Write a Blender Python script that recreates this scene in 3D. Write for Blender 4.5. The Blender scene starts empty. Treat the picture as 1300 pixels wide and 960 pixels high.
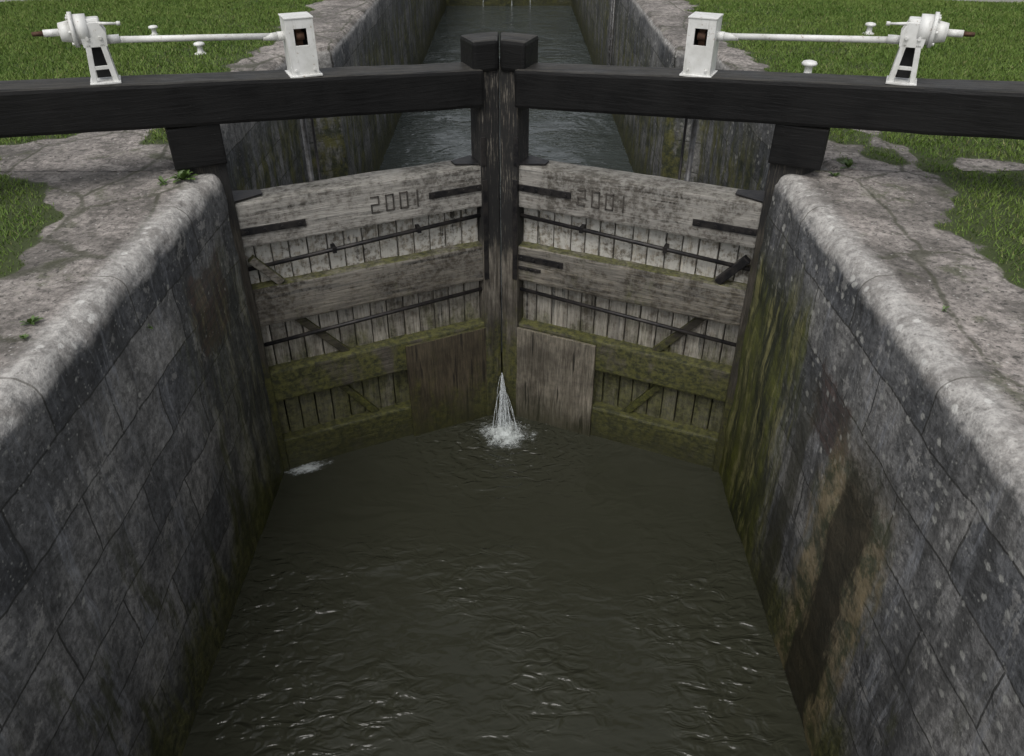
import bpy, bmesh, math, random
import numpy as np
from mathutils import Vector, noise as mn
random.seed(4); rng=np.random.default_rng(7)
scene=bpy.context.scene
rad=math.radians
ZW=-3.17      # lower water
ZU=-2.55      # chamber water behind the gates
TH=math.atan(1/2.2)   # gate leaf angle
MY=7.12       # mitre line

# ------------------------------------------------------------------ node helpers
class MB:
    def __init__(s,name):
        s.m=bpy.data.materials.new(name); s.m.use_nodes=True
        s.nt=s.m.node_tree; s.b=s.nt.nodes['Principled BSDF']
        s.out=s.nt.nodes['Material Output']
    def n(s,t,ins=None,**at):
        nd=s.nt.nodes.new(t)
        for k,v in at.items(): setattr(nd,k,v)
        if ins:
            for k,v in ins.items(): s.set(nd.inputs[k],v)
        return nd
    def set(s,sock,v):
        if isinstance(v,bpy.types.NodeSocket): s.nt.links.new(v,sock)
        else:
            if isinstance(v,(tuple,list)) and len(v)==3 and sock.type=='RGBA': v=(*v,1)
            sock.default_value=v
    def noise(s,vec,scale,detail=4,rough=.6,dist=0):
        return s.n('ShaderNodeTexNoise',{'Vector':vec,'Scale':scale,'Detail':min(detail,5),'Roughness':rough,'Distortion':dist}).outputs[0]
    def math(s,op,a,b=0.0,c=0.0,clamp=False):
        nd=s.n('ShaderNodeMath',operation=op,use_clamp=clamp)
        s.set(nd.inputs[0],a); s.set(nd.inputs[1],b); s.set(nd.inputs[2],c); return nd.outputs[0]
    def mul(s,a,b): return s.math('MULTIPLY',a,b)
    def add(s,a,b): return s.math('ADD',a,b)
    def rmp(s,v,a,b,c=0.0,d=1.0):
        nd=s.n('ShaderNodeMapRange',{0:v,1:a,2:b,3:c,4:d},interpolation_type='SMOOTHSTEP'); return nd.outputs[0]
    def band(s,v,c,w,soft):   # 1 inside |v-c|<w
        d=s.math('ABSOLUTE',s.math('SUBTRACT',v,c)); return s.rmp(d,w,w+soft,1.0,0.0)
    def mix(s,f,a,b,bt='MIX'):
        nd=s.n('ShaderNodeMix',data_type='RGBA',blend_type=bt)
        s.set(nd.inputs[0],f); s.set(nd.inputs[6],a); s.set(nd.inputs[7],b); return nd.outputs[2]
    def comb(s,x,y,z):
        return s.n('ShaderNodeCombineXYZ',{0:x,1:y,2:z}).outputs[0]
    def pos(s,obj=False):
        p=s.n('ShaderNodeTexCoord').outputs['Object'] if obj else s.n('ShaderNodeNewGeometry').outputs['Position']
        q=s.n('ShaderNodeSeparateXYZ',{0:p}).outputs
        return p,q[0],q[1],q[2]
    def scale(s,vec,v):
        return s.n('ShaderNodeVectorMath',{0:vec,1:v},operation='MULTIPLY').outputs[0]
    def bump(s,h,strength=.5,dist=.02,nrm=None):
        d={'Height':h,'Strength':strength,'Distance':dist}
        if nrm is not None: d['Normal']=nrm
        return s.n('ShaderNodeBump',d).outputs[0]
    def fin(s,col=None,rough=None,nrm=None,**kw):
        if col is not None: s.set(s.b.inputs['Base Color'],col)
        if rough is not None: s.set(s.b.inputs['Roughness'],rough)
        if nrm is not None: s.set(s.b.inputs['Normal'],nrm)
        for k,v in kw.items(): s.set(s.b.inputs[k.replace('_',' ')],v)
        return s.m

# ------------------------------------------------------------------ materials
def stone_mat(name,up=False):
    k=MB(name); p,X,Y,Z=k.pos()
    n1=k.noise(p,1.3,4,.62); n2=k.noise(p,19,5,.80); n3=k.noise(p,5,5,.75)
    Yw=k.add(Y,k.mul(k.math('SUBTRACT',n1,.5),.07)); Zw=k.add(Z,k.mul(k.math('SUBTRACT',n1,.5),-.05))
    Zw=k.add(Zw,k.mul(k.math('SUBTRACT',n3,.5),.03))
    bv=k.comb(k.add(Yw,40.0),k.add(Zw,42*.42-.06),0)
    br=k.n('ShaderNodeTexBrick',{'Vector':bv,'Color1':(.115,.118,.123),'Color2':(.25,.245,.236),'Mortar':(.08,.078,.073),'Scale':1.0,'Mortar Size':.009,'Mortar Smooth':.6,'Bias':-.1,'Brick Width':1.05,'Row Height':.42})
    col=br.outputs[0]; mort=br.outputs[1]
    aX=k.math('ABSOLUTE',X)
    col=k.mix(1.0,col,k.mix(k.rmp(n1,.3,.7),(.48,.49,.51),(1.3,1.28,1.25)),'MULTIPLY')
    col=k.mix(.9,col,k.mix(k.rmp(n2,.32,.68),(.45,.45,.45),(1.5,1.5,1.5)),'MULTIPLY')
    # vertical run-off streaks
    sv=k.comb(k.mul(Y,3.6),k.mul(Z,.5),k.mul(X,2))
    st=k.noise(sv,1.0,5,.7,.2)
    col=k.mix(k.mul(k.rmp(st,.49,.64),.62),col,(.038,.038,.037))
    st2=k.noise(k.comb(k.mul(Y,6),k.mul(Z,.7),9.0),1.0,5,.76)
    col=k.mix(k.mul(k.rmp(st2,.54,.68),.55),col,(.34,.35,.375))
    blot=k.noise(p,3.1,5,.80,.2)
    col=k.mix(k.mul(k.rmp(blot,.55,.64),.5),col,(.048,.048,.046))
    col=k.mix(k.mul(k.rmp(blot,.37,.43,1,0),.55),col,(.36,.35,.33))
    jn=k.rmp(n3,.34,.55,.35,1.0)
    col=k.mix(k.mul(k.mul(k.rmp(mort,.2,.95),jn),.68),col,(.028,.028,.025))
    # worn red brick patches
    for (sx,yc,zc,wy,wz) in ((1,4.0,-1.0,.24,.2),(-1,5.15,-.8,.3,.28)):
        msk=k.mul(k.mul(k.band(k.add(Y,k.mul(k.math('SUBTRACT',n3,.5),.5)),yc,wy,.08),k.band(k.add(Z,k.mul(k.math('SUBTRACT',n3,.5),.4)),zc,wz,.08)),k.rmp(k.mul(X,float(sx)),0,.1))
        b2=k.n('ShaderNodeTexBrick',{'Vector':k.comb(k.add(Y,20.),k.add(Z,20.),0),'Color1':(.05,.038,.034),'Color2':(.10,.062,.052),'Mortar':(.045,.043,.04),'Scale':1.0,'Mortar Size':.006,'Brick Width':.22,'Row Height':.075})
        col=k.mix(k.mul(msk,.75),col,b2.outputs[0])
    # lichen dots
    vo=k.n('ShaderNodeTexVoronoi',{'Vector':k.n('ShaderNodeVectorMath',{0:p,1:k.scale(k.comb(n3,n2,n1),(.08,.08,.08))},operation='ADD').outputs[0],'Scale':11.0,'Randomness':1.0})
    dots=k.rmp(vo.outputs['Distance'],.16,.30,1,0)
    dsel=k.rmp(k.n('ShaderNodeSeparateColor',{0:vo.outputs['Color']}).outputs[0],.58,.62)
    dots=k.mul(k.mul(dots,dsel),k.rmp(k.add(Z,k.mul(n1,1.2)),-1.7,-.3))
    col=k.mix(k.mul(dots,.75),col,(.44,.435,.40))
    vo2=k.n('ShaderNodeTexVoronoi',{'Vector':p,'Scale':31.0})
    d2=k.mul(k.rmp(vo2.outputs['Distance'],.1,.3,1,0),k.rmp(k.n('ShaderNodeSeparateColor',{0:vo2.outputs['Color']}).outputs[1],.70,.74))
    col=k.mix(k.mul(k.mul(d2,k.rmp(Z,-2.1,-.4)),.6),col,(.38,.38,.35))
    # moss: along waterline and beside the gates
    ms=k.noise(k.comb(k.mul(Y,3.5),k.mul(Z,.6),X),1.6,5,.72)
    wl=ZU if up else ZW
    mline=k.rmp(k.add(Z,k.mul(k.math('SUBTRACT',ms,.5),-1.8)),wl+.2,wl+.85,1,0)
    col=k.mix(k.mul(mline,.9),col,k.mix(k.rmp(n2,.35,.65),(.026,.032,.009),(.125,.125,.032)))
    damp=k.rmp(Z,-3.2,-.9,.62,1.0)
    if not up:
        gm=k.mul(k.rmp(k.add(Y,k.mul(k.math('SUBTRACT',ms,.5),1.6)),4.35,5.0),k.rmp(k.add(Z,k.mul(k.math('SUBTRACT',ms,.5),-1.4)),-1.0,-.3,1,0))
        gm=k.mul(gm,k.rmp(X,-.1,.1,.38,1.0))
        gcol=k.mix(k.rmp(st,.42,.56),(.115,.125,.018),(.020,.025,.009))
        gcol=k.mix(k.rmp(st2,.5,.60),gcol,(.25,.235,.09))
        gcol=k.mix(k.rmp(n3,.35,.6,.6,0),gcol,(.03,.036,.01))
        col=k.mix(k.mul(gm,.95),col,gcol)
        # sparse green/black runs elsewhere
        col=k.mix(k.mul(k.mul(k.rmp(ms,.54,.64),k.rmp(Z,-2.0,-.8,1,0)),.7),col,(.048,.052,.019))
        col=k.mix(k.mul(k.mul(k.rmp(ms,.44,.36),k.rmp(Z,-2.2,-.5,1,0)),.45),col,(.032,.032,.029))
        # wet brown run at right wall
        bm=k.add(Y,k.mul(k.math('SUBTRACT',ms,.5),.6))
        zm=k.rmp(k.add(Z,k.mul(n3,.9)),-.9,-.2,1,0); rx=k.rmp(X,0,.1)
        col=k.mix(k.mul(k.mul(k.band(bm,3.42,.34,.2),zm),k.mul(rx,.8)),col,k.mix(k.rmp(n3,.4,.6),(.06,.065,.022),(.28,.22,.12)))
        col=k.mix(k.mul(k.mul(k.band(bm,3.4,.16,.10),zm),k.mul(rx,.93)),col,k.mix(n2,(.016,.014,.008),(.045,.038,.022)))
        col=k.mix(k.mul(k.mul(k.band(bm,4.3,.07,.12),zm),k.mul(rx,.75)),col,(.035,.034,.02))
    else:
        gm=k.rmp(k.add(st,k.mul(k.math('SUBTRACT',ms,.5),1.2)),.4,.62)
        gcol=k.mix(k.rmp(n3,.4,.6),(.022,.03,.009),(.14,.135,.03))
        col=k.mix(k.mul(k.mul(gm,k.rmp(Z,-.9,-.15,1,0)),.9),col,gcol)
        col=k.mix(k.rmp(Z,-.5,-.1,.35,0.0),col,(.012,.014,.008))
    col=k.mix(1.0,col,k.comb(damp,damp,damp),'MULTIPLY')
    # coping: pale worn nose
    cm=k.rmp(k.add(Z,k.mul(k.math('SUBTRACT',n3,.5),.25)),-.15,-.06)
    ccol=k.mix(k.rmp(n2,.30,.70),(.25,.24,.225),(.55,.53,.50))
    ccol=k.mix(k.mul(k.rmp(blot,.47,.6),.55),ccol,(.19,.175,.16))
    ccol=k.mix(k.mul(d2,.6),ccol,(.10,.095,.085))
    ccol=k.mix(k.mul(dots,.7),ccol,(.66,.65,.62))
    ccol=k.mix(k.mul(k.rmp(mort,.3,.9),.6),ccol,(.07,.065,.05))
    col=k.mix(k.mul(cm,.72 if up else .9),col,ccol)
    # top paving behind the nose
    e=k.n('ShaderNodeTexVoronoi',{'Vector':k.n('ShaderNodeVectorMath',{0:k.scale(p,(1,.8,0)),1:k.scale(k.comb(n1,n3,0),(.2,.2,0))},operation='ADD').outputs[0],'Scale':1.05,'Randomness':.6},feature='DISTANCE_TO_EDGE').outputs[0]
    crack=k.mul(k.rmp(e,.004,.024,1,0),k.rmp(n3,.32,.48))
    pm=k.mul(k.rmp(k.add(aX,k.mul(k.math('SUBTRACT',n3,.5),.2)),2.30,2.46) if not up else 1.0,k.rmp(Z,-.06,-.03))
    pc=k.mix(k.rmp(n1,.35,.65),(.13,.118,.106),(.29,.262,.24))
    pc=k.mix(1.0,pc,k.mix(k.rmp(n2,.3,.7),(.45,.45,.45),(1.45,1.45,1.45)),'MULTIPLY')
    pc=k.mix(k.mul(k.rmp(blot,.5,.6),.65),pc,(.07,.064,.055))
    pc=k.mix(k.mul(k.rmp(blot,.38,.43,1,0),.5),pc,(.38,.35,.32))
    pc=k.mix(k.mul(k.rmp(k.noise(k.scale(p,(1,1,0)),2.3,5,.75),.55,.66),.6),pc,(.05,.06,.02))
    pits=k.rmp(k.noise(p,24,3,.6),.58,.66)
    pc=k.mix(k.mul(pits,.8),pc,(.032,.03,.026))
    pc=k.mix(k.mul(k.mul(d2,dsel),.7),pc,(.5,.49,.46))
    pc=k.mix(k.mul(crack,.75),pc,(.04,.042,.022))
    col=k.mix(k.mul(pm,.97),col,pc)
    ga=k.n('ShaderNodeAttribute',attribute_name='grass').outputs['Fac']
    gmask=k.rmp(k.add(ga,k.mul(k.math('SUBTRACT',n2,.5),.7)),.4,.6)
    col=k.mix(gmask,col,k.mix(n2,(.02,.03,.008),(.06,.08,.02)))
    hn=k.noise(p,19,4,.78); hb=k.noise(p,5,3,.7)
    nr=k.bump(k.add(k.mul(hn,.55),k.mul(hb,.8)),1.0,.022)
    rough=k.rmp(Z,-3.1,-1.5,.45,.9)
    return k.fin(col,rough,nr)

def wood_mat(name,axis,base=((.075,.066,.055),(.24,.22,.195)),green=.5,black=None,zg=(-2.9,-1.0),pale=.0):
    k=MB(name); p,X,Y,Z=k.pos(True)
    _,wx,wy,wz=k.pos(False)
    sc={'x':(.9,16,16),'z':(16,16,.9)}[axis]
    rnd=k.n('ShaderNodeObjectInfo').outputs['Random']
    off=k.comb(k.mul(rnd,17.0),k.mul(rnd,9.0),k.mul(rnd,31.0))
    pv=k.n('ShaderNodeVectorMath',{0:p,1:off},operation='ADD').outputs[0]
    g=k.noise(k.scale(pv,sc),2.2,4,.7,.6)
    g2=k.noise(k.scale(pv,sc),6.5,4,.7,.2)
    n=k.noise(pv,2.4,5,.7); nf=k.noise(pv,20,4,.7)
    col=k.mix(k.rmp(g,.34,.66),base[0],base[1])
    col=k.mix(.8,col,k.mix(k.rmp(g2,.35,.65),(.55,.55,.55),(1.3,1.3,1.3)),'MULTIPLY')
    col=k.mix(.9,col,k.mix(k.rmp(n,.3,.7),(.45,.44,.42),(1.35,1.33,1.3)),'MULTIPLY')
    col=k.mix(k.rmp(rnd,0,1,.0,.3),col,(.05,.04,.03))
    split=k.rmp(k.noise(k.scale(pv,tuple(a*.9 for a in sc)),1.5,3,.5),.62,.67)
    col=k.mix(k.mul(split,.85),col,(.02,.017,.013))
    if pale:
        lm=k.mul(k.rmp(k.add(nf,k.mul(n,.6)),.66,.88),k.rmp(Z,-1.9,-.9,.3,1.0))
        col=k.mix(k.mul(lm,pale),col,(.56,.55,.53))
    damp=k.rmp(Z,-2.3,-.9,.62,1.0)
    # algae
    mv=k.noise(k.comb(k.mul(wx,3),k.mul(wy,3),k.mul(wz,1.2)),1.3,5,.75)
    zf=k.rmp(Z,zg[0],zg[1],1.0,0.12)
    up=k.rmp(k.n('ShaderNodeSeparateXYZ',{0:k.n('ShaderNodeNewGeometry').outputs['Normal']}).outputs[2],.2,.8,0,.28)
    gm=k.rmp(k.add(k.add(k.mul(zf,.42),up),mv),.65,.89)
    gcol=k.mix(k.rmp(nf,.35,.65),(.022,.026,.008),(.105,.105,.023))
    col=k.mix(1.0,col,k.comb(damp,damp,k.mul(damp,.96)),'MULTIPLY')
    col=k.mix(k.mul(gm,green),col,gcol)
    gcol2=k.rmp(k.add(Z,k.mul(mv,.5)),-3.0,-2.3,.75,0)
    col=k.mix(gcol2,col,(.026,.027,.012))
    rough=k.rmp(Z,-2.8,-1.5,.5,.82)
    if black is not None:
        bk=k.rmp(k.add(Z,k.mul(k.math('SUBTRACT',k.noise(k.scale(pv,(6,6,1.2)),1.5,4,.7),.5),1.1)),black-.15,black+.12)
        wear=k.rmp(k.add(g2,k.mul(n,.5)),.78,.94,1,.2)
        col=k.mix(k.mul(bk,wear),col,k.mix(n,(.008,.008,.008),(.02,.019,.018)))
    return k.fin(col,rough,k.bump(k.add(k.mul(g,.7),k.mul(g2,.5)),.9,.010))

def black_paint():
    k=MB('black_paint'); p,X,Y,Z=k.pos(True)
    n=k.noise(p,3,4,.7); g=k.noise(k.scale(p,(1,14,14)),2.2,4,.7,.4); f=k.noise(p,35,4,.7)
    col=k.mix(n,(.005,.005,.0055),(.012,.0117,.0113))
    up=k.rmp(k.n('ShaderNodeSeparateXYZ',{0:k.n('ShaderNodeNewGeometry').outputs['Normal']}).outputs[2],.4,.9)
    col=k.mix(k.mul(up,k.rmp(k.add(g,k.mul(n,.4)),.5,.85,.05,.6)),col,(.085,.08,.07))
    col=k.mix(k.mul(k.rmp(f,.66,.74),.3),col,(.07,.07,.065))
    return k.fin(col,k.rmp(n,.3,.7,.42,.68),k.bump(k.add(g,k.mul(f,.3)),.6,.008),Specular_IOR_Level=.22)
def metal_mat(name,c1,c2,rough=.55,metal=.3):
    k=MB(name); p,X,Y,Z=k.pos(True)
    n=k.noise(p,9,4,.7); f=k.noise(p,40,4,.6)
    return k.fin(k.mix(k.rmp(k.add(n,k.mul(f,.3)),.5,.8),c1,c2),rough,k.bump(f,.3,.003),Metallic=metal)
def white_paint():
    k=MB('white_paint'); p,X,Y,Z=k.pos(True)
    n=k.noise(p,6,4,.7); f=k.noise(p,28,4,.75); s=k.noise(k.scale(p,(18,18,2)),1.4,4,.7)
    col=k.mix(k.rmp(n,.35,.7),(.74,.74,.72),(.60,.60,.57))
    col=k.mix(k.mul(k.rmp(f,.60,.70),.65),col,(.25,.17,.10))
    col=k.mix(k.mul(k.rmp(s,.53,.73),.45),col,(.36,.35,.31))
    return k.fin(col,.45,k.bump(f,.25,.003))
def grass_mat():
    k=MB('lawn_blades'); p,X,Y,Z=k.pos()
    a=k.n('ShaderNodeAttribute',attribute_name='tone').outputs['Fac']
    n=k.noise(k.scale(p,(1,1,0)),.9,4,.68); n2=k.noise(k.scale(p,(1,1,0)),4.5,4,.65)
    col=k.mix(k.rmp(n,.35,.65),(.07,.135,.018),(.12,.185,.034))
    col=k.mix(k.mul(k.rmp(n2,.48,.68),.6),col,(.048,.092,.015))
    col=k.mix(k.rmp(a,0,1,.0,.6),col,(.16,.22,.055))
    col=k.mix(k.rmp(a,.93,.96,0,.7),col,(.26,.24,.11))
    return k.fin(col,.65,None,Specular_IOR_Level=.25)
def soil_mat():
    k=MB('lawn_ground'); p,X,Y,Z=k.pos()
    n=k.noise(p,1.1,4,.65); n2=k.noise(p,30,4,.7)
    col=k.mix(k.rmp(n,.35,.65),(.05,.085,.016),(.09,.13,.026))
    col=k.mix(k.rmp(n2,.4,.7),col,(.03,.045,.012))
    return k.fin(col,.95,k.bump(n2,.8,.03))
def gravel_mat():
    k=MB('gravel'); p,X,Y,Z=k.pos()
    n=k.noise(p,40,4,.7)
    return k.fin(k.mix(k.rmp(n,.3,.7),(.14,.135,.125),(.33,.32,.3)),.9,k.bump(n,.7,.01))
def water_mat(name,base,s1=.5,dist=.06,up=False):
    k=MB(name); p,X,Y,Z=k.pos()
    w1=k.noise(k.scale(p,(1,1.7,0)),1.9,2,.5,.8); w2=k.noise(k.scale(p,(1.0,1.8,0)),5.5,2,.45,.8); w3=k.noise(k.scale(p,(1,1.5,0)),15,2,.5)
    area=k.rmp(k.noise(k.scale(p,(1,1,0)),.8,2,.5),.40,.60,.10,1.0)
    if not up: area=k.mul(area,k.rmp(Y,5.3,4.3,.25,1.25))
    h=k.add(k.mul(w1,.6),k.mul(area,k.add(k.mul(w2,.9),k.mul(w3,.09))))
    dx=k.math('SUBTRACT',X,.03); dy=k.math('SUBTRACT',Y,6.45)
    d=k.math('SQRT',k.add(k.mul(dx,dx),k.mul(dy,dy)))
    ring=k.mul(k.math('SINE',k.mul(k.add(d,k.mul(w2,.3)),40.0)),k.rmp(d,.2,1.5,.35,0.0))
    h=k.add(h,k.mul(ring,.4))
    n=k.noise(k.scale(p,(1,1,0)),.8,4,.6)
    col=k.mix(n,base,tuple(c*1.35 for c in base))
    return k.fin(col,.035,k.bump(h,s1,dist),IOR=1.333)
def foam_mat():
    k=MB('foam'); p,X,Y,Z=k.pos(True)
    r=k.math('SQRT',k.add(k.mul(X,X),k.mul(Y,Y)))
    n=k.noise(k.scale(p,(1,1,0)),18,4,.8,1.2); n2=k.noise(k.scale(p,(1,1,0)),5,4,.65,.8)
    a=k.rmp(k.add(k.mul(r,-2.0),k.add(k.mul(n,1.0),k.mul(n2,.9))),.36,.98,0,.85)
    return k.fin((.62,.66,.65),.4,None,Alpha=a)
def jet_mat():
    k=MB('falling_water'); p,X,Y,Z=k.pos(True)
    n=k.noise(k.scale(p,(60,60,9)),1.0,3,.7)
    return k.fin((.66,.70,.71),.25,None,Alpha=k.rmp(n,.35,.62,.04,.55))

M_stone=stone_mat('chamber_stone'); M_stoneU=stone_mat('chamber_stone_mossy',True)
M_woodx=wood_mat('weathered_rail','x',base=((.05,.042,.033),(.185,.165,.137)),pale=.2,green=.85,zg=(-2.6,-1.0))
M_rtop=wood_mat('weathered_top_rail','x',base=((.10,.09,.082),(.29,.275,.26)),green=.10,pale=.3)
M_plank=wood_mat('weathered_plank','z',base=((.24,.21,.175),(.56,.525,.47)),green=.75,pale=.85,zg=(-2.5,-1.3))
M_post=wood_mat('mitre_post_wood','z',green=.75,black=-1.1)
M_heel=wood_mat('heel_post_wood','z',base=((.03,.028,.022),(.09,.08,.07)),green=.7,black=-.5)
M_strut=wood_mat('strut_wood','x',base=((.03,.027,.02),(.09,.08,.06)),green=.9)
M_boardR=wood_mat('paddle_board_r','z',base=((.22,.195,.16),(.34,.31,.265)),green=.25,zg=(-3.6,-2.8))
M_boardL=wood_mat('paddle_board_l','z',base=((.085,.068,.045),(.145,.12,.080)),green=.75,zg=(-3.4,-2.0))
M_black=black_paint(); M_iron=metal_mat('dark_iron',(.012,.012,.014),(.04,.036,.034),.5,.4)
M_galv=metal_mat('grey_steel',(.16,.16,.16),(.08,.075,.07),.5,.5)
M_rust=metal_mat('rusty_iron',(.06,.03,.018),(.11,.055,.03),.8,.1)
M_white=white_paint(); M_dark=metal_mat('dark_void',(.008,.008,.008),(.012,.012,.012),.9,0)
M_carve=metal_mat('carved_recess',(.03,.027,.023),(.08,.07,.06),.9,0)
M_grass=grass_mat(); M_soil=soil_mat(); M_gravel=gravel_mat()
M_water=water_mat('murky_water',(.0275,.0285,.0195),.8,.062); M_waterU=water_mat('chamber_water',(.040,.047,.045),.9,.075,True)
M_foam=foam_mat(); M_jet=jet_mat()

# ------------------------------------------------------------------ mesh helpers
def link(o,parent=None):
    scene.collection.objects.link(o)
    if parent: o.parent=parent
    return o
def empty(name,loc=(0,0,0),rz=0):
    e=bpy.data.objects.new(name,None); e.location=loc; e.rotation_euler=(0,0,rz); e.empty_display_size=.2
    return link(e)
def mesh_obj(name,verts,faces,mat,parent=None,smooth=False):
    me=bpy.data.meshes.new(name); me.from_pydata([tuple(v) for v in verts],[],faces); me.update()
    if mat: me.materials.append(mat)
    if smooth:
        for p in me.polygons: p.use_smooth=True
    return link(bpy.data.objects.new(name,me),parent)
def prism(name,poly,z0,z1,mat,parent,bev=.012,seg=.12,wob=.003):
    n=len(poly)
    V=[(x,y,z0) for x,y in poly]+[(x,y,z1) for x,y in poly]
    F=[tuple(range(n))[::-1],tuple(range(n,2*n))]+[(i,(i+1)%n,n+(i+1)%n,n+i) for i in range(n)]
    return solid(name,V,F,mat,parent,bev,seg,wob)
def solid(name,V,F,mat,parent,bev=.012,seg=.12,wob=.003):
    bm=bmesh.new(); vs=[bm.verts.new(v) for v in V]
    for f in F: bm.faces.new([vs[i] for i in f])
    bmesh.ops.recalc_face_normals(bm,faces=bm.faces)
    if bev: bmesh.ops.bevel(bm,geom=list(bm.edges),offset=bev,segments=2,profile=.6,affect='EDGES',clamp_overlap=True)
    if wob:
        for _ in range(5):
            L=[e for e in bm.edges if e.calc_length()>seg*1.5]
            if not L or len(bm.verts)>6000: break
            bmesh.ops.subdivide_edges(bm,edges=L,cuts=1,use_grid_fill=True)
        o=Vector((random.random()*9,random.random()*9,0))
        for v in bm.verts:
            v.co+=mn.noise_vector(v.co*5+o)*wob+mn.noise_vector(v.co*1.2+o)*wob
    me=bpy.data.meshes.new(name); bm.to_mesh(me); bm.free(); me.materials.append(mat)
    return link(bpy.data.objects.new(name,me),parent)
def box(name,x0,x1,y0,y1,z0,z1,mat,parent,bev=.012,seg=.12,wob=.003,dz=0):
    """dz: z rise from x0 end to x1 end"""
    if x0>x1: x0,x1=x1,x0; z0+=dz; z1+=dz; dz=-dz
    V=[(x0,y0,z0),(x1,y0,z0+dz),(x1,y1,z0+dz),(x0,y1,z0),(x0,y0,z1),(x1,y0,z1+dz),(x1,y1,z1+dz),(x0,y1,z1)]
    F=[(3,2,1,0),(4,5,6,7),(0,1,5,4),(1,2,6,5),(2,3,7,6),(3,0,4,7)]
    return solid(name,V,F,mat,parent,bev,seg,wob)
def rod(name,a,b,r,mat,parent,r2=None,n=16,caps=True):
    a=Vector(a);b=Vector(b);d=(b-a);q=d.to_track_quat('Z','Y')
    r2=r if r2 is None else r2; V=[];F=[]
    for i in range(n):
        t=2*math.pi*i/n; V.append(a+q@Vector((r*math.cos(t),r*math.sin(t),0)))
    for i in range(n):
        t=2*math.pi*i/n; V.append(b+q@Vector((r2*math.cos(t),r2*math.sin(t),0)))
    F=[(i,(i+1)%n,n+(i+1)%n,n+i) for i in range(n)]
    if caps: F+=[tuple(range(n))[::-1],tuple(range(n,2*n))]
    o=mesh_obj(name,V,F,mat,parent)
    for p in o.data.polygons[:n]: p.use_smooth=True
    return o
def plate(name,pts,y0,y1,mat,parent,bev=.003):
    n=len(pts); V=[(x,y0,z) for x,z in pts]+[(x,y1,z) for x,z in pts]
    F=[tuple(range(n)),tuple(range(n,2*n))[::-1]]+[(i,n+i,n+(i+1)%n,(i+1)%n) for i in range(n)]
    return solid(name,V,F,mat,parent,bev,1,0)

# ------------------------------------------------------------------ grass edge
EL=np.array([(-400,3.1),(4.0,3.0),(4.9,3.05),(5.5,3.3),(5.95,3.95),(6.4,4.3),(6.8,3.85),(8,3.35),(9.5,3.1),(400,3.05)])
ER=np.array([(-400,3.1),(3.9,3.1),(4.8,3.12),(6.0,3.45),(6.6,3.5),(7.2,3.3),(9.2,3.0),(400,3.0)])
def gval(x,y):
    x=np.asarray(x,float); y=np.asarray(y,float)
    e=np.where(x<0,np.interp(y,EL[:,0],EL[:,1]),np.interp(y,ER[:,0],ER[:,1]))
    w=.07*np.sin(3.1*y+x*2)+.05*np.sin(7.7*y+1.3-x*4)+.035*np.sin(17*y+x*13)+.025*np.sin(29*x-11*y)
    g=np.abs(x)-e+w
    for cx,cy,r in ((3.05,6.9,.22),(2.85,6.1,.10),(-2.9,6.9,.25),(3.2,6.2,.16),(-2.75,8.3,.15)):
        g=np.maximum(g,(r-np.hypot(x-cx,(y-cy)*.8))+w*.6)
    g=np.minimum(g,(np.hypot((x-3.95),(y-6.05)*1.9)-.38+w))
    return g
def in_path(x,y):
    return (np.abs(x)>5.6)&(y>15.6-.22*np.abs(x)+.1*np.sin(3*x))&(y<18.5-.22*np.abs(x))

# ------------------------------------------------------------------ walls
YE=6.0
def wall_grid(name,pts,sg,r,mat,zoff,amp,bottom=-5.0,xo=4.5,ntop=54):
    cols=[]
    for i in range(ntop): cols.append(('t',i/ntop))
    for i in range(9):
        b=math.pi/2*i/8; cols.append(('p',r-r*math.sin(b),-r+r*math.cos(b),b))
    z=-r-.04
    while z>-3.4: cols.append(('p',0,z,math.pi/2)); z-=.04
    cols.append(('p',0,bottom,math.pi/2))
    V=[];F=[];nc=len(cols)
    for (px,py,nx,ny) in pts:
        ox=px+nx*r; oy=py+ny*r
        for c in cols:
            if c[0]=='t':
                x=xo+(ox-xo)*c[1]; y=oy; zz=0; b=0
            else:
                x=px+nx*c[1]; y=py+ny*c[1]; zz=c[2]; b=c[3]
            q=Vector((x*sg,y,zz))
            big=mn.noise(q*2.2); d=amp*(big*.9+mn.noise(q*6)*.5+mn.noise(q*17)*.2)
            if 0.3<b<1.5: d-=abs(mn.noise(q*3+Vector((5,5,5))))*amp*1.2
            if b==0: d=d*.6
            x-=nx*d*math.sin(b); y-=ny*d*math.sin(b); zz+=d*math.cos(b)
            V.append((x*sg,y,zz+zoff))
    for i in range(len(pts)-1):
        for j in range(nc-1):
            a=i*nc+j; f=(a,a+1,a+nc+1,a+nc)
            F.append(f if sg>0 else f[::-1])
    o=mesh_obj(name,V,F,mat,None,True)
    A=np.array(V); g=np.clip(gval(A[:,0],A[:,1])*6+.5,0,1)*(A[:,2]>-.08)
    at=o.data.attributes.new('grass','FLOAT','POINT'); at.data.foreach_set('value',g.astype(np.float32))
    return o
R=.11; near=[]
y=-14.0
while y<0: near.append((2.2,y,1,0)); y+=.25
y=0.0
while y<YE-R-.02: near.append((2.2,y,1,0)); y+=.035
for i in range(9):
    a=math.pi/2*i/8; near.append((2.2+R-R*math.cos(a),YE-R+R*math.sin(a),math.cos(a),-math.sin(a)))
for i in range(1,10): near.append((2.2+R+.05*i,YE,0,-1))
for sg in (-1,1): wall_grid('stone_lock_wall',near,sg,R,M_stone,0,.022)
far=[]; y=YE-.2
while y<60:
    x=2.66 if y<10.2 else (2.2 if y>10.4 else 2.66-.46*(y-10.2)/.2)
    far.append((x,y,1,0)); y+=.06 if y<15 else .5
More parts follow.
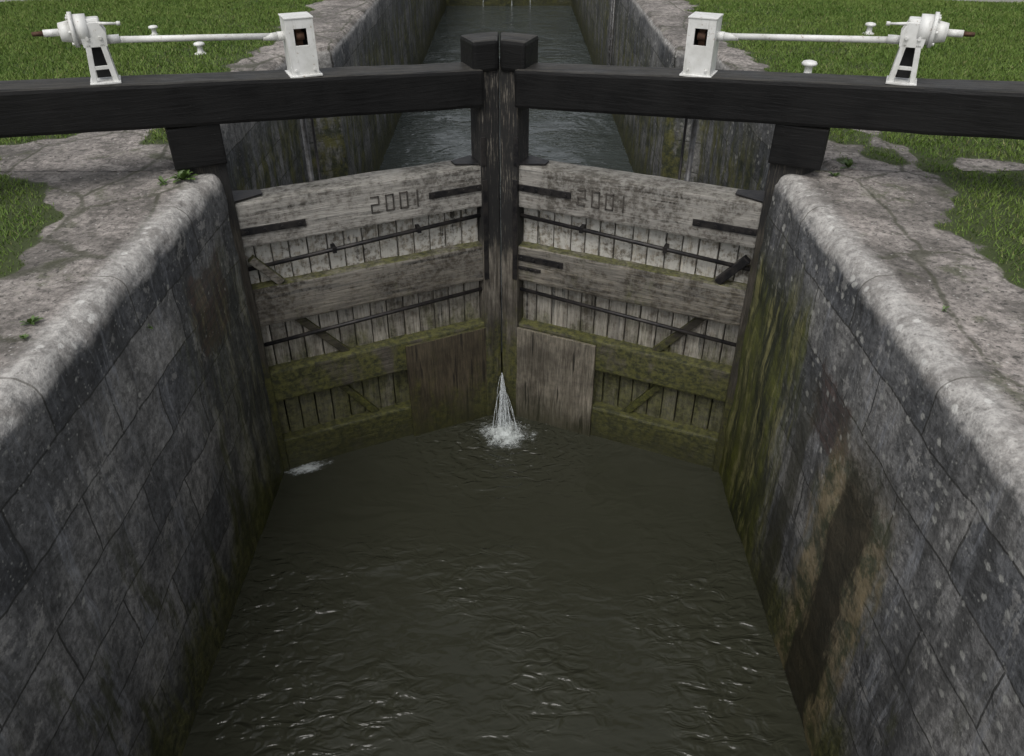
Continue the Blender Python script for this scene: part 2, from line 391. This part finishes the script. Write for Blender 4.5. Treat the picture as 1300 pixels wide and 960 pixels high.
for sg in (-1,1): wall_grid('stone_chamber_wall',far,sg,.07,M_stoneU,-.005,.022)

# ground
def sheet(name,quads,z,mat):
    V=[];F=[]
    for q in quads:
        F.append(tuple(range(len(V),len(V)+len(q)))); V+=[(a,b,z) for a,b in q]
    return mesh_obj(name,V,F,mat)
sheet('ground',[[(-400,-400),(-4.45,-400),(-4.45,400),(-400,400)],[(4.45,-400),(400,-400),(400,400),(4.45,400)],
    [(-4.45,-400),(4.45,-400),(4.45,-14),(-4.45,-14)],[(-4.45,59.9),(4.45,59.9),(4.45,400),(-4.45,400)]],-.008,M_soil)
for sg in (-1,1):
    xs=np.linspace(5.6,40,40)
    V=[(sg*x,15.6-.22*x+.1*math.sin(3*sg*x),.0) for x in xs]+[(sg*x,18.5-.22*x,.0) for x in xs]
    n=len(xs); sh=mesh_obj('gravel_path',V,[(i,i+1,n+i+1,n+i) for i in range(n-1)],M_gravel)

# lawn
def lawn():
    N=1300000
    x=rng.uniform(-15,15,N); y=rng.uniform(2.2,19,N)
    g=gval(x,y)
    ok=(g>rng.uniform(-.04,.1,N))&(np.abs(x)<.74*y+2.4)&(np.abs(x)>2.45)&(~in_path(x,y))
    x=x[ok];y=y[ok];g=g[ok]; n=len(x)
    clump=.5+.5*np.sin(x*5.3+np.sin(y*3.7)*2)*np.sin(y*4.9+np.sin(x*4.1)*2)
    h=(.012+.02*rng.random(n)+.010*clump)*np.clip(.6+g*3,.5,1.15)
    a=rng.uniform(0,2*np.pi,n); w=.0028+.0026*rng.random(n)+.0003*y
    lx=rng.normal(0,.8,n)*h; ly=rng.normal(0,.8,n)*h
    V=np.empty((n,3,3),np.float32)
    V[:,0,0]=x-np.cos(a)*w;V[:,0,1]=y-np.sin(a)*w;V[:,0,2]=-.012
    V[:,1,0]=x+np.cos(a)*w;V[:,1,1]=y+np.sin(a)*w;V[:,1,2]=-.012
    V[:,2,0]=x+lx;V[:,2,1]=y+ly;V[:,2,2]=h
    me=bpy.data.meshes.new('lawn_grass'); me.vertices.add(3*n); me.vertices.foreach_set('co',V.ravel())
    me.loops.add(3*n); me.loops.foreach_set('vertex_index',np.arange(3*n,dtype=np.int32))
    me.polygons.add(n); me.polygons.foreach_set('loop_start',np.arange(0,3*n,3,dtype=np.int32))
    me.polygons.foreach_set('loop_total',np.full(n,3,np.int32)); me.update(calc_edges=True)
    t=np.repeat(rng.random(n).astype(np.float32),3)
    at=me.attributes.new('tone','FLOAT','POINT'); at.data.foreach_set('value',t)
    me.materials.append(M_grass); link(bpy.data.objects.new('lawn_grass',me)); print('blades',n)
lawn()

# ------------------------------------------------------------------ water
sn,cs=math.sin(TH),math.cos(TH)
def loc2w(s,d,sg): return (sg*(s*cs+d*sn),MY-s*sn+d*cs)
def wsheet(name,poly,z,mat):
    V=[(a,b,z) for a,b in poly]; return mesh_obj(name,V,[tuple(range(len(V)))],mat)
wsheet('canal_water',[(-2.4,-14),(2.4,-14),(2.4,6.0),loc2w(2.6,-.03,1),(0,MY-.03),loc2w(2.6,-.03,-1),(-2.4,6.0)],ZW,M_water)
wsheet('chamber_water',[loc2w(2.9,.03,-1),(0,MY+.02),loc2w(2.9,.03,1),(2.9,29.3),(-2.9,29.3)],ZU,M_waterU)
wsheet('upper_pound_water',[(-2.9,29.4),(2.9,29.4),(2.9,60),(-2.9,60)],-.5,M_waterU)

# ------------------------------------------------------------------ gates
def digits(sg,parent,xc,zc,y):
    segs={'2':'abged','0':'abcdef','1':'bc'}
    w,h,t=.078,.155,.012
    xs=[xc-.20,xc-.065,xc+.065,xc+.16]; k=0
    for ch,cx in zip('2001',xs):
        P={'a':(cx-w/2,cx+w/2,zc+h/2-t,zc+h/2),'g':(cx-w/2,cx+w/2,zc-t/2,zc+t/2),'d':(cx-w/2,cx+w/2,zc-h/2,zc-h/2+t),
           'b':(cx+w/2-t,cx+w/2,zc,zc+h/2),'c':(cx+w/2-t,cx+w/2,zc-h/2,zc),'f':(cx-w/2,cx-w/2+t,zc,zc+h/2),'e':(cx-w/2,cx-w/2+t,zc-h/2,zc)}
        for s in segs[ch]:
            a=P[s]; box('carved_digit_stroke_%d'%k,a[0],a[1],y-.0035,y+.01,a[2],a[3],M_carve,parent,0,1,0); k+=1
def smin(d,g=.006): return -d*math.tan(TH)+g
def bolt(parent,x,y,z,r=.014,mat=None):
    rod('bolt',(x,y+.004,z),(x,y-.014,z),r,mat or M_iron,parent,n=6)
BZ,BH,BD=.25,.325,.32
HE=2.47    # rails end at the heel post
for sg in (-1,1):
    G=empty('lock_gate',(0,MY,0),-sg*TH)
    S=lambda s:sg*s
    pl=[(S(smin(-.24)),-.24),(S(.285),-.24),(S(.275),.05),(S(smin(.05)),.05)]
    prism('mitre_post',pl,-3.8,.60,M_post,G,.014,.15,.004)
    pl=[(S(smin(-.27,.008)),-.27),(S(.36),-.27),(S(.35),.07),(S(smin(.07,.008)),.07)]
    prism('mitre_post_head',pl,.54,.80,M_black,G,.03,.12,.004)
    box('balance_beam',S(.27),S(5.7),-.30,.03,BZ,BZ+BH,M_black,G,.03,.2,.005,dz=BD)
    prism('heel_post',[(S(HE-.01),-.235),(S(2.72),-.22),(S(2.8),-.08),(S(2.72),.08),(S(HE-.01),.08)],-3.8,.36,M_heel,G,.02,.15,.004)
    box('heel_post_shoulder',S(2.45),S(2.84),-.28,.0,.07,.385,M_black,G,.012,.15,.003)
    d0=-.20
    box('top_rail',S(.26),S(HE),d0,.09,-.70,-.30,M_rtop,G,.022,.1,.006)
    box('middle_rail',S(.26),S(HE),d0,.0,-1.48,-1.10,M_woodx,G,.022,.1,.008)
    box('lower_rail',S(.26),S(HE),d0,.0,-2.33,-1.98,M_woodx,G,.022,.1,.008)
    box('bottom_rail',S(.26),S(HE),d0,.0,-3.6,-2.80,M_woodx,G,.022,.1,.008)
    s=.28;i=0
    while s<HE-.02:
        w=random.uniform(.14,.175); e=min(s+w,HE); d=random.uniform(-.008,.008)-.085
        box('plank_%d'%i,S(s+.0045),S(e-.0045),d+.004,d+.075,-3.5,-.5,M_plank,G,.012,.15,.003); s=e;i+=1
    box('plank_gap_shade',S(.26),S(2.6),.01,.03,-3.5,-.5,M_dark,G,0,1,0)  # near-black sheet behind the planks, paints the shade in their gaps
    rod('tie_rod',(S(.28),-.15,-.80),(S(HE),-.15,-.92),.019,M_iron,G)
    rod('tie_rod_low',(S(.28),-.15,-1.60),(S(HE),-.15,-1.70),.019,M_iron,G)
    for q in (.9,1.7):
        zc=-.80-.12*(q-.28)/2.2
        box('rod_clip',S(q)-.018,S(q)+.018,-.175,-.08,zc-.028,zc+.028,M_iron,G,.002,1,0)
    def strut(nm,s0,z0,s1,z1,w=.05,y0=-.13,y1=-.002,mat=M_strut):
        L=math.hypot(s1-s0,z1-z0); nx,nz=-(z1-z0)/L*w,(s1-s0)/L*w
        plate(nm,[(S(s0-nx),z0-nz),(S(s1-nx),z1-nz),(S(s1+nx),z1+nz),(S(s0+nx),z0+nz)],y0,y1,mat,G,.008)
    strut('brace_low',1.45,-2.86,1.85,-2.30,.035)
    strut('brace_mid',1.7,-2.0,2.15,-1.46,.035)
    strut('knee_bracket',2.2,-1.09,2.42,-.82,.035,-.19,-.12,M_iron if sg>0 else M_woodx)
    box('paddle_board',S(.22),S(1.14),-.235,-.205,-3.5,-2.02,M_boardR if sg>0 else M_boardL,G,.006,.15,.005)
    def strap(nm,s0,s1,zc,h=.05,dz=0):
        box(nm,S(s0),S(s1),-.214,-.196,zc-h/2,zc+h/2,M_iron,G,.003,1,0,dz=dz)
        for q in np.linspace(s0+.05,s1-.05,4): bolt(G,S(q),-.214,zc)
    strap('strap_top_mitre',.27,.80,-.50,.06); strap('strap_top_heel',1.92,2.46,-.55,.06)
    if sg>0: strap('strap_mid_mitre',.27,.75,-1.22,.06); strap('strap_mid_low',.27,.52,-1.33,.03)
    box('post_plate',S(.24),S(.288),-.252,-.236,-1.45,-.42,M_iron,G,.003,1,0)
    box('post_plate_high',S(.25),S(.295),-.252,-.236,-.28,-.02,M_iron,G,.003,1,0)
    for nm,a,b in (('corner_plate_mitre',.28,.50),('corner_plate_heel',2.46,2.22)):
        V=[(S(a),-.19,-.290),(S(b),-.10,-.290),(S(b),.0,-.290),(S(a),.07,-.290)]
        V+=[(x,y,z+.012) for x,y,z in V]
        solid(nm,V,[(0,1,2,3),(4,5,6,7),(0,1,5,4),(1,2,6,5),(2,3,7,6),(3,0,4,7)],M_iron,G,.002,1,0)
    digits(sg,G,S(1.10),-.50,-.205)
    rod('paddle_rod',(S(1.76),.15,.36),(S(1.76),.15,-3.3),.024,M_galv,G)
    rod('paddle_guide',(S(1.69),.12,.34),(S(1.69),.12,-3.3),.012,M_iron,G)
    box('rod_bracket',S(1.64),S(1.82),.095,.19,-.42,-.36,M_iron,G,.004,1,0)

    # -------- paddle winding gear
    W=empty('paddle_winding_gear',(0,MY,0),-sg*TH)
    bt=lambda s:BZ+BH+BD*(s-.27)/5.43
    yc=-.15
    c=1.75 if sg<0 else 1.80; z0=bt(c)-.003; h=.42; hw=.105; y0,y1=yc-.11,yc+.10; t=.012
    box('housing_side_a',S(c)-hw,S(c)-hw+t,y0+t,y1,z0,z0+h,M_white,W,.003,1,0)
    box('housing_side_b',S(c)+hw-t,S(c)+hw,y0+t,y1,z0,z0+h,M_white,W,.003,1,0)
    box('housing_back',S(c)-hw+t,S(c)+hw-t,y1-t,y1-.001,z0,z0+h-t,M_white,W,.003,1,0)
    box('housing_top',S(c)-hw-.006,S(c)+hw+.006,y0-.006,y1+.006,z0+h,z0+h+t,M_white,W,.004,1,0)
    q0,q1=z0+.23,z0+.35
    box('housing_front_low',S(c)-hw,S(c)+hw,y0,y0+t,z0,q0,M_white,W,.003,1,0)
    box('housing_front_high',S(c)-hw,S(c)+hw,y0,y0+t,q1,z0+h,M_white,W,.003,1,0)
    box('housing_front_l',S(c)-hw,S(c)-.048,y0,y0+t,q0-.001,q1+.001,M_white,W,.0,1,0)
    box('housing_front_r',S(c)+.048,S(c)+hw,y0,y0+t,q0-.001,q1+.001,M_white,W,.0,1,0)
    box('housing_inner',S(c)-.09,S(c)+.09,yc+.03,yc+.07,z0+.02,z0+.40,M_dark,W,.0,1,0)
    box('rack_bar',S(c)-.028,S(c)+.022,yc-.04,yc+.0,z0-.0,z0+.40,M_rust,W,.002,1,0)
    rod('pinion',(S(c)-.03,yc-.06,z0+.29),(S(c)+.03,yc-.06,z0+.29),.03,M_rust,W)
    box('housing_foot',S(c)-hw-.02,S(c)+hw+.02,y0-.02,y1+.01,z0,z0+.014,M_white,W,.003,1,0)
    for dx in(-.07,.07): bolt(W,S(c)+dx,y0-.001,z0+.05,.009,M_white)
    zp=z0+.29; c2=3.15 if sg<0 else 3.24; z2=bt(c2)-.003; zs=z2+.28
    rod('drive_shaft',(S(c+hw+.02),yc,zp),(S(c2-.05),yc,zs),.0225,M_white,W)
    rod('shaft_collar',(S(c+hw-.0),yc,zp),(S(c+hw+.05),yc,zp),.034,M_white,W)
    rod('shaft_collar_cone',(S(c+hw+.05),yc,zp),(S(c+hw+.16),yc,zp),.031,M_white,W,.0225)
    rod('shaft_joint',(S(c2-.16),yc,zs),(S(c2-.06),yc,zs),.03,M_white,W)
    box('stand_foot',S(c2)-.10,S(c2)+.10,yc-.1,yc+.10,z2,z2+.016,M_white,W,.004,1,0)
    for yy in (yc-.085,yc+.065):
        for k2 in (-1,1):
            plate('stand_leg',[(S(c2)+k2*.088,z2+.014),(S(c2)+k2*.052,z2+.014),(S(c2)+k2*.028,z2+.27),(S(c2)+k2*.064,z2+.27)],yy,yy+.02,M_white,W)
        plate('stand_cross',[(S(c2)-.066,z2+.10),(S(c2)+.066,z2+.10),(S(c2)+.062,z2+.125),(S(c2)-.062,z2+.125)],yy+.002,yy+.018,M_white,W)
        plate('stand_head',[(S(c2)-.075,z2+.25),(S(c2)+.075,z2+.25),(S(c2)+.085,z2+.34),(S(c2)+.05,z2+.41),(S(c2)-.05,z2+.41),(S(c2)-.085,z2+.34)],yy,yy+.02,M_white,W,.004)
    box('stand_gap_shade',S(c2)-.045,S(c2)+.045,yc+.0,yc+.04,z2+.03,z2+.27,M_dark,W,.0,1,0)  # near-black block stands in for the shade between the stand legs
    for q in (-.05,.03): bolt(W,S(c2)+q+.01,yc-.086,z2+.31,.012,M_white)
    zg=z2+.36
    rod('gear_casing',(S(c2+.02),yc,zg),(S(c2+.10),yc,zg),.098,M_white,W,n=28)
    rod('gear_flange',(S(c2+.1),yc,zg),(S(c2+.125),yc,zg),.115,M_white,W,n=28)
    rod('gear_cap',(S(c2+.125),yc,zg-.01),(S(c2+.20),yc,zg-.01),.075,M_white,W,.06,n=24)
    box('gear_block',S(c2)-.055,S(c2)+.06,yc-.062,yc+.062,z2+.27,z2+.43,M_white,W,.015,1,0)
    for a in range(6):
        a=a*math.pi/3; rod('flange_bolt',(S(c2+.124),yc+.095*math.cos(a),zg+.095*math.sin(a)),(S(c2+.14),yc+.095*math.cos(a),zg+.095*math.sin(a)),.011,M_white,W,n=6)
    rod('spindle',(S(c2+.20),yc,zg-.01),(S(c2+.30),yc,zg-.01),.024,M_white,W)
    rod('spindle_square',(S(c2+.30),yc,zg-.01),(S(c2+.37),yc,zg-.01),.017,M_rust,W,.014,n=4)
    rod('pawl',(S(c2-.04),yc-.07,z2+.40),(S(c2-.17),yc-.09,z2+.395),.012,M_white,W,.007)
    rod('pawl_knob',(S(c2-.165),yc-.09,z2+.395),(S(c2-.19),yc-.09,z2+.395),.014,M_white,W)

# ------------------------------------------------------------------ upper gate at far end
def upper_gate():
    U=empty('upper_lock_gate',(0,29.3,0))
    box('stone_cill',-2.7,2.7,0,.5,-5,-1.9,M_stoneU,U,.03,.4,.02)
    for i in range(28):
        x=-2.2+i*.158
        box('plank_%d'%i,x,x+.15,.12,.18,-2,.0,M_heel,U,.006,1,0)
    for z in (-1.8,-1.0,-.25): box('rail',-2.2,2.2,.0,.118,z,z+.25,M_heel,U,.01,1,0)
    for x in (-.2,.01): box('mitre_post',x,x+.19,-.06,.2,-2,.8,M_black,U,.02,1,0)
    for sg in (-1,1): box('balance_beam',sg*.2,sg*5.5,-.02,.28,.3,.62,M_black,U,.02,1,0)
    for x in (-.9,.1,.75):
        V=[]
        for i in range(12):
            z=-1.9-i*.06; w=.015+.01*math.sin(i*2.+x*7)
            V+=[(x-w,-.02-.03*i**.5,z),(x+w,-.02-.03*i**.5,z)]
        F=[(2*i,2*i+1,2*i+3,2*i+2) for i in range(11)]
        mesh_obj('cascade',V,F,M_jet,U)
upper_gate()

# ------------------------------------------------------------------ ladder on far wall
L=empty('wall_ladder',(2.13,16.6,0))
for dy in (-.17,.17): rod('stile',(0,dy,.05),(0,dy,-2.9),.018,M_galv,L)
z=-.15
while z>-2.8: rod('rung',(0,-.17,z),(0,.17,z),.013,M_galv,L); z-=.25
for dy in (-.17,.17): rod('bracket',(0,dy,-.02),(.3,dy,.02),.015,M_galv,L)

# mooring bollards
def bollard(x,y,s=1.0):
    prof=[(.0,0),(.10,0),(.10,.015),(.06,.03),(.045,.05),(.042,.11),(.055,.13),(.085,.14),(.09,.16),(.075,.18),(.04,.19),(0,.193)]
    V=[];F=[];n=20
    for r,z in prof:
        for i in range(n):
            a=2*math.pi*i/n; V.append((r*s*math.cos(a),r*s*math.sin(a),z*s))
    for j in range(len(prof)-1):
        for i in range(n): F.append((j*n+i,j*n+(i+1)%n,(j+1)*n+(i+1)%n,(j+1)*n+i))
    o=mesh_obj('mooring_bollard',V,F,M_white,None,True); o.location=(x,y,-.003)
bollard(-3.75,10.0,.75); bollard(3.40,8.85,.95); bollard(-4.75,11.1,.7); bollard(5.0,11.2,.8)

# ------------------------------------------------------------------ leak jet & foam
J=empty('water_leak',(0,0,0))
V=[];F=[]
def strand(a,b,bow,r0,r1,n=9,k=5):
    base=len(V)
    for i in range(n):
        t=i/(n-1); p=Vector(a).lerp(Vector(b),t); p.z=a[2]+(b[2]-a[2])*(t**1.5) ; p.x+=bow*math.sin(t*3)
        r=(r0+(r1-r0)*t)*(1+.4*mn.noise(p*30))
        for j in range(k):
            q=2*math.pi*j/k; V.append((p.x+r*math.cos(q),p.y+r*math.sin(q),p.z))
    for i in range(n-1):
        for j in range(k): F.append((base+i*k+j,base+i*k+(j+1)%k,base+(i+1)*k+(j+1)%k,base+(i+1)*k+j))
for i in range(52):
    ex=random.gauss(.02,.055); ey=random.uniform(6.45,6.68)
    strand((random.gauss(0,.006),6.82,-2.60-abs(random.gauss(0,.16))),(ex,ey,ZW),random.gauss(0,.012),.002,random.uniform(.002,.007))
mesh_obj('jet',V,F,M_jet,J,True)
def foam(name,x,y,r,hgt):
    n=60; V=[];F=[]
    for i in range(n+1):
        for j in range(n+1):
            a=(i/n*2-1)*r; b=(j/n*2-1)*r; d=math.hypot(a,b)/r
            z=.006+max(0,1-d*1.35)**1.5*hgt*(.4+1.3*abs(mn.noise(Vector((a*22,b*22,1)))))+.004*mn.noise(Vector((a*40,b*40,3)))
            V.append((a,b,z))
    for i in range(n):
        for j in range(n): a=i*(n+1)+j; F.append((a,a+n+1,a+n+2,a+1))
    o=mesh_obj(name,V,F,M_foam,J,True); o.location=(x,y,ZW); return o
foam('foam_pool',.04,6.45,.55,.11)
o=foam('foam_heel',-1.98,5.93,.36,.01); o.scale=(.8,.35,1); o.rotation_euler=(0,0,.4)
V=[];F=[]
for i in range(380):
    a=random.uniform(0,6.28); r=abs(random.gauss(0,.15)); p=Vector((.04+r*math.cos(a),6.47+r*math.sin(a),ZW+abs(random.gauss(0,.08))*(1-min(r*2.5,.9))+.01)); s=random.uniform(.002,.0045)
    b=len(V); V+=[p+Vector(q)*s for q in ((1,0,0),(-1,0,0),(0,1,0),(0,-1,0),(0,0,1.4),(0,0,-1.4))]
    F+=[(b+x,b+y2,b+z2) for x,y2,z2 in ((0,2,4),(2,1,4),(1,3,4),(3,0,4),(2,0,5),(1,2,5),(3,1,5),(0,3,5))]
mesh_obj('droplets',V,F,M_jet,J,True)

# ------------------------------------------------------------------ weeds
def leafmat():
    k=MB('weed_leaf'); p,_,_,_=k.pos(); n=k.noise(p,20,4)
    return k.fin(k.mix(n,(.05,.10,.02),(.11,.17,.045)),.5)
M_leaf=leafmat()
def weed(x,y,z,s,n=16):
    V=[];F=[]
    for i in range(n):
        a=random.uniform(0,6.28); L=s*random.uniform(.5,1); w=L*.17; e=random.uniform(.3,1.2)
        u=Vector((math.cos(a)*math.cos(e),math.sin(a)*math.cos(e),math.sin(e))); sd=Vector((-math.sin(a),math.cos(a),0))
        b=len(V)
        V+=[Vector((0,0,0)),u*L*.4+sd*w,u*L*.4-sd*w,u*L*.8+sd*w*.7-Vector((0,0,L*.1)),u*L*.8-sd*w*.7-Vector((0,0,L*.1)),u*L-Vector((0,0,L*.25))]
        F+=[(b,b+1,b+2),(b+1,b+3,b+4,b+2),(b+3,b+5,b+4)]
    o=mesh_obj('weed_plant',V,F,M_leaf); o.location=(x,y,z)
weed(-2.42,5.68,.0,.15,30); weed(-2.55,5.60,.0,.09); weed(-2.48,3.55,.0,.08); weed(-2.44,3.4,0,.06,10); weed(2.62,5.75,0,.08); weed(2.8,5.95,0,.1,20); weed(2.5,3.7,0,.05,8)
weed(-2.21,4.2,-.42,.06,8); weed(2.66,7.3,-.02,.09)

# ------------------------------------------------------------------ light, world, camera
w=bpy.data.worlds.new('World'); scene.world=w; w.use_nodes=True
nt=w.node_tree; bg=nt.nodes['Background']
sky=nt.nodes.new('ShaderNodeTexSky'); sky.sky_type='NISHITA'; sky.sun_disc=False
EL_,AZ=rad(58),rad(200)
sky.sun_elevation=EL_; sky.sun_rotation=AZ; sky.air_density=1.0; sky.dust_density=4.0
hs=nt.nodes.new('ShaderNodeHueSaturation'); hs.inputs['Saturation'].default_value=.22
nt.links.new(sky.outputs[0],hs.inputs['Color']); nt.links.new(hs.outputs[0],bg.inputs[0]); bg.inputs[1].default_value=.15
sd=bpy.data.lights.new('sun','SUN'); sd.energy=.95; sd.angle=rad(30); sd.color=(1,.97,.93)
so=bpy.data.objects.new('sun',sd); link(so)
d=Vector((math.sin(AZ)*math.cos(EL_),math.cos(AZ)*math.cos(EL_),math.sin(EL_)))
so.rotation_euler=d.to_track_quat('Z','Y').to_euler()
cam=bpy.data.cameras.new('camera'); co=bpy.data.objects.new('camera',cam); link(co)
co.location=(.11,0,2.16); co.rotation_euler=(rad(90-32.7),0,0)
cam.sensor_width=36; cam.lens=36*980/1300; cam.shift_y=-45/1300; cam.clip_end=1000; cam.clip_start=.05
scene.camera=co
scene.view_settings.view_transform='Standard'; scene.view_settings.look='None'; scene.view_settings.exposure=0
